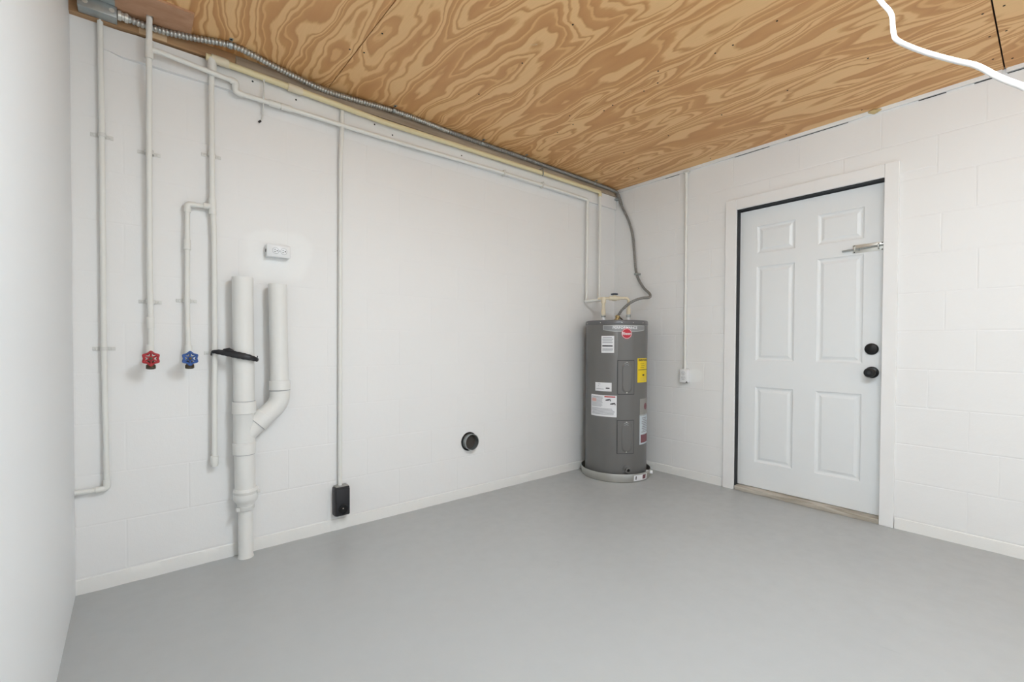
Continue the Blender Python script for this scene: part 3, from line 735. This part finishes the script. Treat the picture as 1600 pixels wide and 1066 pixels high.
hose_valve('hose_valve', -3.256, .966, 'red', 'hose valve with red wheel handle at the foot of its riser', -.118)
hose_valve('hose_valve', -3.121, .964, 'blue', 'hose valve with blue wheel handle at the foot of its branch', -.112)

# --- drain standpipes with wye, boot and floor pipe
dr = thing('drain_standpipe', (-2.902, -.05, 0), 'white twin drain standpipe with wye fitting rising from the floor', 'drain pipe')
DX, DYc = -2.910, -.056
def openpipe(a, b, r, t=.004, seg=32):
    a, b = Vector(a), Vector(b); ln = (b - a).length
    return MB().lathe(a, b - a, [(r, 0), (r, ln), (r - t, ln), (r - t, 0)], seg)
obj('standpipe', openpipe((DX + .004, DYc, .70), (DX - .0, DYc - .002, 1.345), .0450), 'pvc', dr)
wye = MB().lathe((DX + .004, DYc, .502), (0, 0, 1), [(.045, 0), (.0500, .001), (.0500, .052), (.0465, .055), (.0455, .193), (.046, .194), (.0510, .196), (.0510, .250), (.046, .252)], 36)
obj('wye_body', wye, 'pvc', dr)
jx, jz = DX + .012, .585
obj('wye_arm', MB().sweep([(jx - .01, DYc, jz), (jx + .098, DYc - .001, jz + .108)], .0430, 32), 'pvc', dr)
bx_, bz_ = DX + .161, .79
obj('bend', MB().sweep(fillet([(jx + .060, DYc, jz + .070), (bx_, DYc - .001, bz_ - .055), (bx_ - .001, DYc - .002, bz_ + .05)], .075, 12), .0460, 32), 'pvc', dr)
obj('bend_hub', MB().lathe((jx + .046, DYc, jz + .056), (1, 0, 1), [(.044, 0), (.0478, .001), (.0478, .052), (.044, .054)], 32), 'pvc', dr)
obj('hub', MB().lathe((bx_ - .001, DYc - .002, bz_ + .010), (-.02, 0, 1), [(.044, 0), (.0485, .001), (.0485, .046), (.044, .048)], 32), 'pvc', dr)
obj('standpipe', openpipe((bx_ - .002, DYc - .002, bz_ + .03), (bx_ - .010, DYc - .004, 1.325), .0415), 'pvc', dr)
obj('lower_pipe', MB().sweep([(DX + .004, DYc, .56), (DX + .008, DYc, .30)], .0440, 32), 'pvc', dr)
bt_ = obj('rubber_boot', MB().lathe((DX + .009, DYc + .003, .232), (0, 0, 1), [(.033, 0), (.0365, .002), (.0365, .026), (.040, .034), (.0505, .048), (.0525, .056), (.0525, .100), (.050, .104), (.044, .105)], 36), 'pvc', dr)
obj('hose_clamp', MB().lathe((DX + .009, DYc + .003, .238), (0, 0, 1), [(.0365, 0), (.0378, .001), (.0378, .012), (.0365, .013)], 32).bevbox(DX - .036, DX - .020, DYc - .036, DYc - .022, .236, .254, .002), 'strap', bt_)
obj('hose_clamp', MB().lathe((DX + .009, DYc + .003, .312), (0, 0, 1), [(.0525, 0), (.0538, .001), (.0538, .012), (.0525, .013)], 32).bevbox(DX + .052, DX + .066, DYc - .034, DYc - .018, .310, .326, .002), 'strap', bt_)
obj('floor_pipe', MB().lathe((DX + .009, DYc + .006, .0), (0, 0, 1), [(.0345, .0), (.0335, .006), (.0315, .012), (.0315, .24)], 32), 'pvc', dr)

for cz, rr, cx_ in ((.7005, .0462, DX + .004), (.5015, .0452, DX + .0045), (.7545, .0458, DX + .004)):
    obj('seam', MB().lathe((cx_, DYc, cz - .0018), (0, 0, 1), [(rr - .006, 0), (rr + .0006, 0), (rr + .0006, .0036), (rr - .006, .0036)], 36), 'line', dr)
obj('seam', MB().lathe((bx_ - .001, DYc - .002, bz_ + .0070), (-.02, 0, 1), [(.044, 0), (.0470, 0), (.0470, .003), (.044, .003)], 36), 'line', dr)
sd = Vector((1, 0, 1)).normalized(); obj('seam', MB().lathe(Vector((jx + .046, DYc, jz + .056)) - sd * .002, sd, [(.040, 0), (.0458, 0), (.0458, .003), (.040, .003)], 36), 'line', dr)

# --- black strap round the drain pipe and the capped drop
bs = thing('cable_strap', (-2.95, -.10, .97), 'black folded strap tied around the drain pipe and capped pipe', 'strap')
pts = smooth_path([(-3.035, -.030, .978), (-3.030, -.050, .992), (-2.990, -.080, .988), (-2.945, -.104, .978), (-2.900, -.115, .967), (-2.868, -.108, .957), (-2.852, -.090, .952)], .006)
n = len(pts); obj('band', MB().sweep(pts, [(.0065 + .0095 * math.sin(math.pi * min(1, max(0, (i / n - .08) / .92))) ** .8) * (1 + .05 * math.sin(i * 1.7)) for i in range(n)], 10, True, .42), 'black', bs)
obj('loose_end', MB().sweep([(-2.992, -.074, 1.000), (-2.972, -.090, 1.001), (-2.955, -.094, .994)], [.005, .010, .006], 8, True, .5), 'black', bs)
obj('tie_tail', MB().sweep([(-2.862, -.106, .944), (-2.858, -.108, .972)], .0022, 6), 'black', bs)

# --- corrugated metal conduit along the ceiling and down to the heater
fc = thing('flexible_conduit', (-.36, -.30, 1.26), 'ribbed steel conduit snaking along the ceiling and down to the water heater', 'conduit')
path = smooth_path([(-3.343, -.066, 2.372), (-3.28, -.060, 2.372), (-3.20, -.058, 2.376), (-3.10, -.078, 2.382), (-2.964, -.120, 2.386), (-2.87, -.108, 2.385), (-2.77, -.080, 2.382), (-2.541, -.042, 2.374), (-2.41, -.043, 2.376), (-2.145, -.058, 2.385),
                    (-1.95, -.056, 2.385), (-1.748, -.046, 2.385)], .0035)
path2 = smooth_path([(-1.760, -.046, 2.385), (-1.503, -.044, 2.384), (-1.123, -.050, 2.384), (-.919, -.045, 2.384), (-.60, -.046, 2.384), (-.34, -.043, 2.383), (-.12, -.042, 2.382), (-.035, -.050, 2.360), (-.020, -.085, 2.25)], .004)
def ribs(n_, r_, per=4): return [r_ * (.86 + .14 * (1, .7, -1, .7)[i % per]) for i in range(n_)]
obj('ceiling_length', MB().sweep(path, ribs(len(path), .0146), 10), 'conduit', fc)
obj('ceiling_length', MB().sweep(path2, ribs(len(path2), .0148), 12), 'whip', fc)
path = smooth_path([(-.020, -.085, 2.25), (-.017, -.162, 2.097), (-.016, -.203, 1.958), (-.016, -.222, 1.78), (-.018, -.245, 1.635), (-.034, -.318, 1.52), (-.072, -.405, 1.455), (-.090, -.428, 1.428), (-.125, -.432, 1.414), (-.20, -.420, 1.405), (-.275, -.385, 1.375), (-.330, -.335, 1.315), (CN.x + .006, CN.y - .006, 1.262)], .004)
obj('heater_whip', MB().sweep(path, ribs(len(path), .0115), 10), 'whip', fc)
obj('box_connector', MB().lathe((-3.354, -.066, 2.372), (1, .05, 0), [(.013, 0), (.019, .002), (.019, .012), (.015, .014), (.015, .022), (.0185, .024), (.0185, .034), (.013, .036)], 16), 'zinc', fc)
for x, y in ((-2.964, -.120), (-2.145, -.064), (-1.503, -.044), (-1.123, -.050), (-.34, -.043)):
    mb = MB(); nn = 10; vs_ = []; fs = []
    for i in range(nn + 1):
        a = math.pi * i / nn
        for rr in (.0150, .0168):
            for dx in (-.007, .007): vs_.append((x + dx, y + rr * math.cos(a), 2.386 - rr * math.sin(a)))
    for i in range(nn):
        b = i * 4; fs += [(b + 2, b + 3, b + 7, b + 6), (b, b + 4, b + 5, b + 1), (b, b + 2, b + 6, b + 4), (b + 1, b + 5, b + 7, b + 3)]
    mb.add(vs_, fs).box(x - .007, x + .007, y - .036, y - .013, 2.3975, 2.3995)
    o_ = obj('conduit_strap', mb, 'galv', fc); obj('screw', MB().lathe((x, y - .027, 2.3976), (0, 0, -1), [(.0045, 0), (.003, .002), (0, .0025)], 8), 'hole', o_)
for y, z in ((-.032, 2.315), (-.245, 1.635)):
    obj('conduit_strap', MB().bevbox(-.036, .0, y - .030, y + .016, z - .007, z + .007, .002), 'galv', fc)

jb = thing('junction_box', (-3.41, -.04, 2.352), 'galvanised junction box under the ceiling in the left corner', 'junction box')
obj('box_body', MB().bevbox(-3.472, -3.354, -.086, -.031, 2.348, H - .001, .002), 'galv', jb)
obj('cover_flange', MB().bevbox(-3.478, -3.348, -.125, -.0865, 2.392, H - .0005, .001), 'galv', jb)
for x in (-3.45, -3.37): obj('knockout', MB().lathe((x, -.0862, 2.372), (0, -1, 0), [(.009, 0), (.008, .001), (0, .001)], 14), 'zinc', jb)

# --- thin stray wire
sw = thing('stray_wire', (-2.812, -.012, 2.12), 'thin white wire stub hanging below the cream pipe', 'wire')
obj('wire', MB().sweep(smooth_path([(-2.814, -.056, 2.318), (-2.815, -.050, 2.24), (-2.812, -.024, 2.19), (-2.812, -.010, 2.15), (-2.822, -.008, 2.128)], .006), .0042, 8), 'strap', sw)
obj('wire_tip', MB().sweep([(-2.821, -.009, 2.130), (-2.829, -.012, 2.122)], .0050, 8), 'black', sw)

# ================================================================== OUTLETS
def duplex(parent, c, right, up, out, s=1.0):
    """two sockets along `right`-turned-up axis: each socket face is a flattened disc with two slots and a ground hole"""
    c, right, up, out = Vector(c), Vector(right), Vector(up), Vector(out)
    for sgn in (-1, 1):
        q = c + up * sgn * .0195 * s
        # outline groove
        vs_ = []; n_ = 28
        for k in range(n_):
            a = 2 * math.pi * k / n_
            for rr in (.0150 * s, .0168 * s): vs_.append(q + up * max(-.9, min(.9, math.sin(a) )) * rr + right * math.cos(a) * rr + out * .0006)
        g = obj('socket_rim', MB().add(vs_, [(2 * k, 2 * k + 1, (2 * k + 3) % (2 * n_), (2 * k + 2) % (2 * n_)) for k in range(n_)]), 'line', parent)
        vs2 = [q + out * .0012] + [q + up * max(-.9, min(.9, math.sin(2 * math.pi * k / n_))) * .0150 * s + right * math.cos(2 * math.pi * k / n_) * .0150 * s + out * .0008 for k in range(n_)]
        f_ = obj('socket_face', MB().add(vs2, [(0, 1 + k, 1 + (k + 1) % n_) for k in range(n_)]), 'whiteplastic', parent)
        for dr_, du, ln in ((-.0058, .0035, .0042), (.0058, .0035, .0034)):
            m_ = q + right * dr_ * s + up * du * s + out * .0013; e, g_ = right * .0014 * s, up * ln * s
            obj('slot', MB().add([m_ - e - g_, m_ + e - g_, m_ + e + g_, m_ - e + g_], [(0, 1, 2, 3)]), 'slot', f_, False)
        m_ = q - up * .0068 * s + out * .0014
        obj('ground_hole', MB().lathe(m_, out, [(.0030 * s, 0), (0, .0003)], 12), 'slot', f_)

ot = thing('wall_outlet', (-2.748, 0, 1.495), 'white surface outlet lying sideways above the drain standpipes', 'outlet')
obj('outlet_box', MB().bevbox(-2.803, -2.693, -.042, 0, 1.463, 1.526, .007), 'whiteplastic', ot)
obj('knockout', MB().lathe((-2.8032, -.022, 1.494), (-1, 0, 0), [(.009, 0), (.008, .001), (0, .001)], 14), 'slot', ot)
duplex(ot, (-2.744, -.0425, 1.4945), (0, 0, 1), (-1, 0, 0), (0, -1, 0), .95)
obj('cover_screw', MB().lathe((-2.744, -.0422, 1.4945), (0, -1, 0), [(.003, 0), (.002, .001), (0, .0012)], 10), 'line', ot)

o2 = thing('wall_outlet', (0, -.690, .79), 'white upright outlet at the foot of the right wall pipe', 'outlet')
obj('outlet_box', MB().bevbox(-.040, 0, -.724, -.660, .742, .848, .006), 'whiteplastic', o2)
duplex(o2, (-.0405, -.692, .797), (0, -1, 0), (0, 0, 1), (-1, 0, 0), .95)
obj('broken_corner', MB().add([(-.0408, -.7245, .746), (-.0408, -.712, .746), (-.030, -.7245, .738), (-.020, -.700, .741), (-.041, -.724, .756)], [(0, 1, 3, 2), (0, 2, 4), (0, 4, 1)]), 'slot', o2, False)

o3 = thing('power_outlet', (-2.432, 0, .17), 'black surface power outlet low on the back wall', 'outlet')
obj('outlet_box', MB().bevbox(-2.477, -2.395, -.050, 0, .088, .247, .008), 'black', o3)
fp = obj('face_plate', MB().bevbox(-2.474, -2.398, -.058, -.048, .091, .240, .006), 'black', o3)
obj('plug_face', MB().lathe((-2.436, -.0585, .128), (0, -1, 0), [(.026, 0), (.0255, .003), (.023, .004), (.022, .002), (0, .002)], 28), 'blackmetal', fp)
obj('plug_slot', MB().bevbox(-2.446, -2.442, -.0618, -.059, .118, .134, .0005).bevbox(-2.430, -2.426, -.0618, -.059, .118, .134, .0005), 'hole', fp)
obj('plug_screw', MB().lathe((-2.436, -.0602, .131), (0, -1, 0), [(.0035, 0), (.003, .002), (0, .0025)], 10), 'zinc', fp)
obj('top_plate', MB().bevbox(-2.470, -2.402, -.050, -.004, .2465, .2515, .002), 'pouch', o3)
obj('paint_smear', MB().bevbox(-2.462, -2.425, -.048, -.02, .0845, .0885, .0015), 'pvc', o3)

# --- dryer duct stub through the wall
vent = thing('dryer_duct', (-1.566, 0, .376), 'round galvanised duct stub through the back wall', 'duct')
vc = Vector((-1.566, 0, .374))
obj('sleeve', MB().lathe(vc, (0, -1, 0), [(.052, -.006), (.052, .034), (.0545, .036), (.0545, .039), (.0505, .039), (.0505, -.0)], 40), 'galv', vent)
obj('wall_gap', MB().lathe(vc, (0, -1, 0), [(.0525, .0012), (.062, .0012), (.0635, .0004)], 40), 'hole', vent)
obj('duct_shade_disc', MB().lathe(vc, (0, -1, 0), [(.0505, .0022), (.04, .0025), (0, .003)], 36), 'duct_inside', vent)  # flat disc at the wall face; its dark colour stands in for the shaded depth

# --- spray-foam blob at the top of the right wall
fb = MB().lathe((-.008, -1.85, 2.390), (-1, 0, 0), [(.020, 0), (.022, .006), (.015, .012), (.008, .015), (0, .016)], 18)
for v in fb.v:
    v.z = 2.388 + (v.z - 2.390) * .55; v.y = -1.85 + (v.y + 1.85) * 1.5
    v += noise.noise_vector(v * 60) * .007
tag(obj('foam_blob', fb, 'foam'), 'yellowed lump of spray foam between ceiling and wall above the door', 'foam')

# --- white cord hanging near the camera
cd = smooth_path([(-1.90, -2.21, 2.392), (-1.915, -2.23, 2.10), (-1.957, -2.260, 1.882), (-1.986, -2.276, 1.826), (-2.006, -2.299, 1.775), (-2.041, -2.310, 1.714), (-2.073, -2.324, 1.674), (-2.088, -2.364, 1.627), (-2.122, -2.415, 1.571), (-2.161, -2.449, 1.530),
                  (-2.203, -2.479, 1.481), (-2.261, -2.510, 1.430), (-2.310, -2.549, 1.375), (-2.33, -2.70, 1.30), (-2.20, -3.0, 1.34), (-1.95, -3.4, 1.75), (-1.85, -3.6, 2.392)], .012)
ch = thing('hanging_cord', (-1.90, -2.21, 2.392), 'white cord looping down from the ceiling at the upper right', 'cord')
obj('cord', MB().sweep(cd, .0047, 12), 'cord', ch)
for x, y in ((-1.90, -2.21), (-1.85, -3.6)): obj('ceiling_hook', MB().lathe((x, y, H), (0, 0, -1), [(.012, 0), (.011, .004), (.007, .010), (0, .012)], 14), 'zinc', ch)

# ================================================================== LAMPS (ceiling fixtures behind the camera's view)
def ceiling_lamp(x, y, label):
    t = thing('ceiling_lamp', (x, y, H), label, 'lamp')
    obj('housing', MB().bevbox(x - .16, x + .16, y - .62, y + .62, H - .035, H - .001, .006), 'housing', t)
    mb = MB(); vs_ = []; fs = []; n_ = 10
    for i in range(n_ + 1):
        a = math.pi * i / n_
        for yy in (y + .60, y - .60): vs_.append((x + .14 * math.cos(a), yy, H - .034 - .055 * math.sin(a)))
    for i in range(n_): fs.append((2 * i, 2 * i + 1, 2 * i + 3, 2 * i + 2))
    fs += [tuple(2 * i for i in range(n_ + 1)), tuple(2 * i + 1 for i in range(n_, -1, -1))]
    mb.add(vs_, fs); obj('diffuser', mb, 'diffuser', t)
ceiling_lamp(-2.24, -2.56, 'lit white ceiling lamp beside the hanging cord')
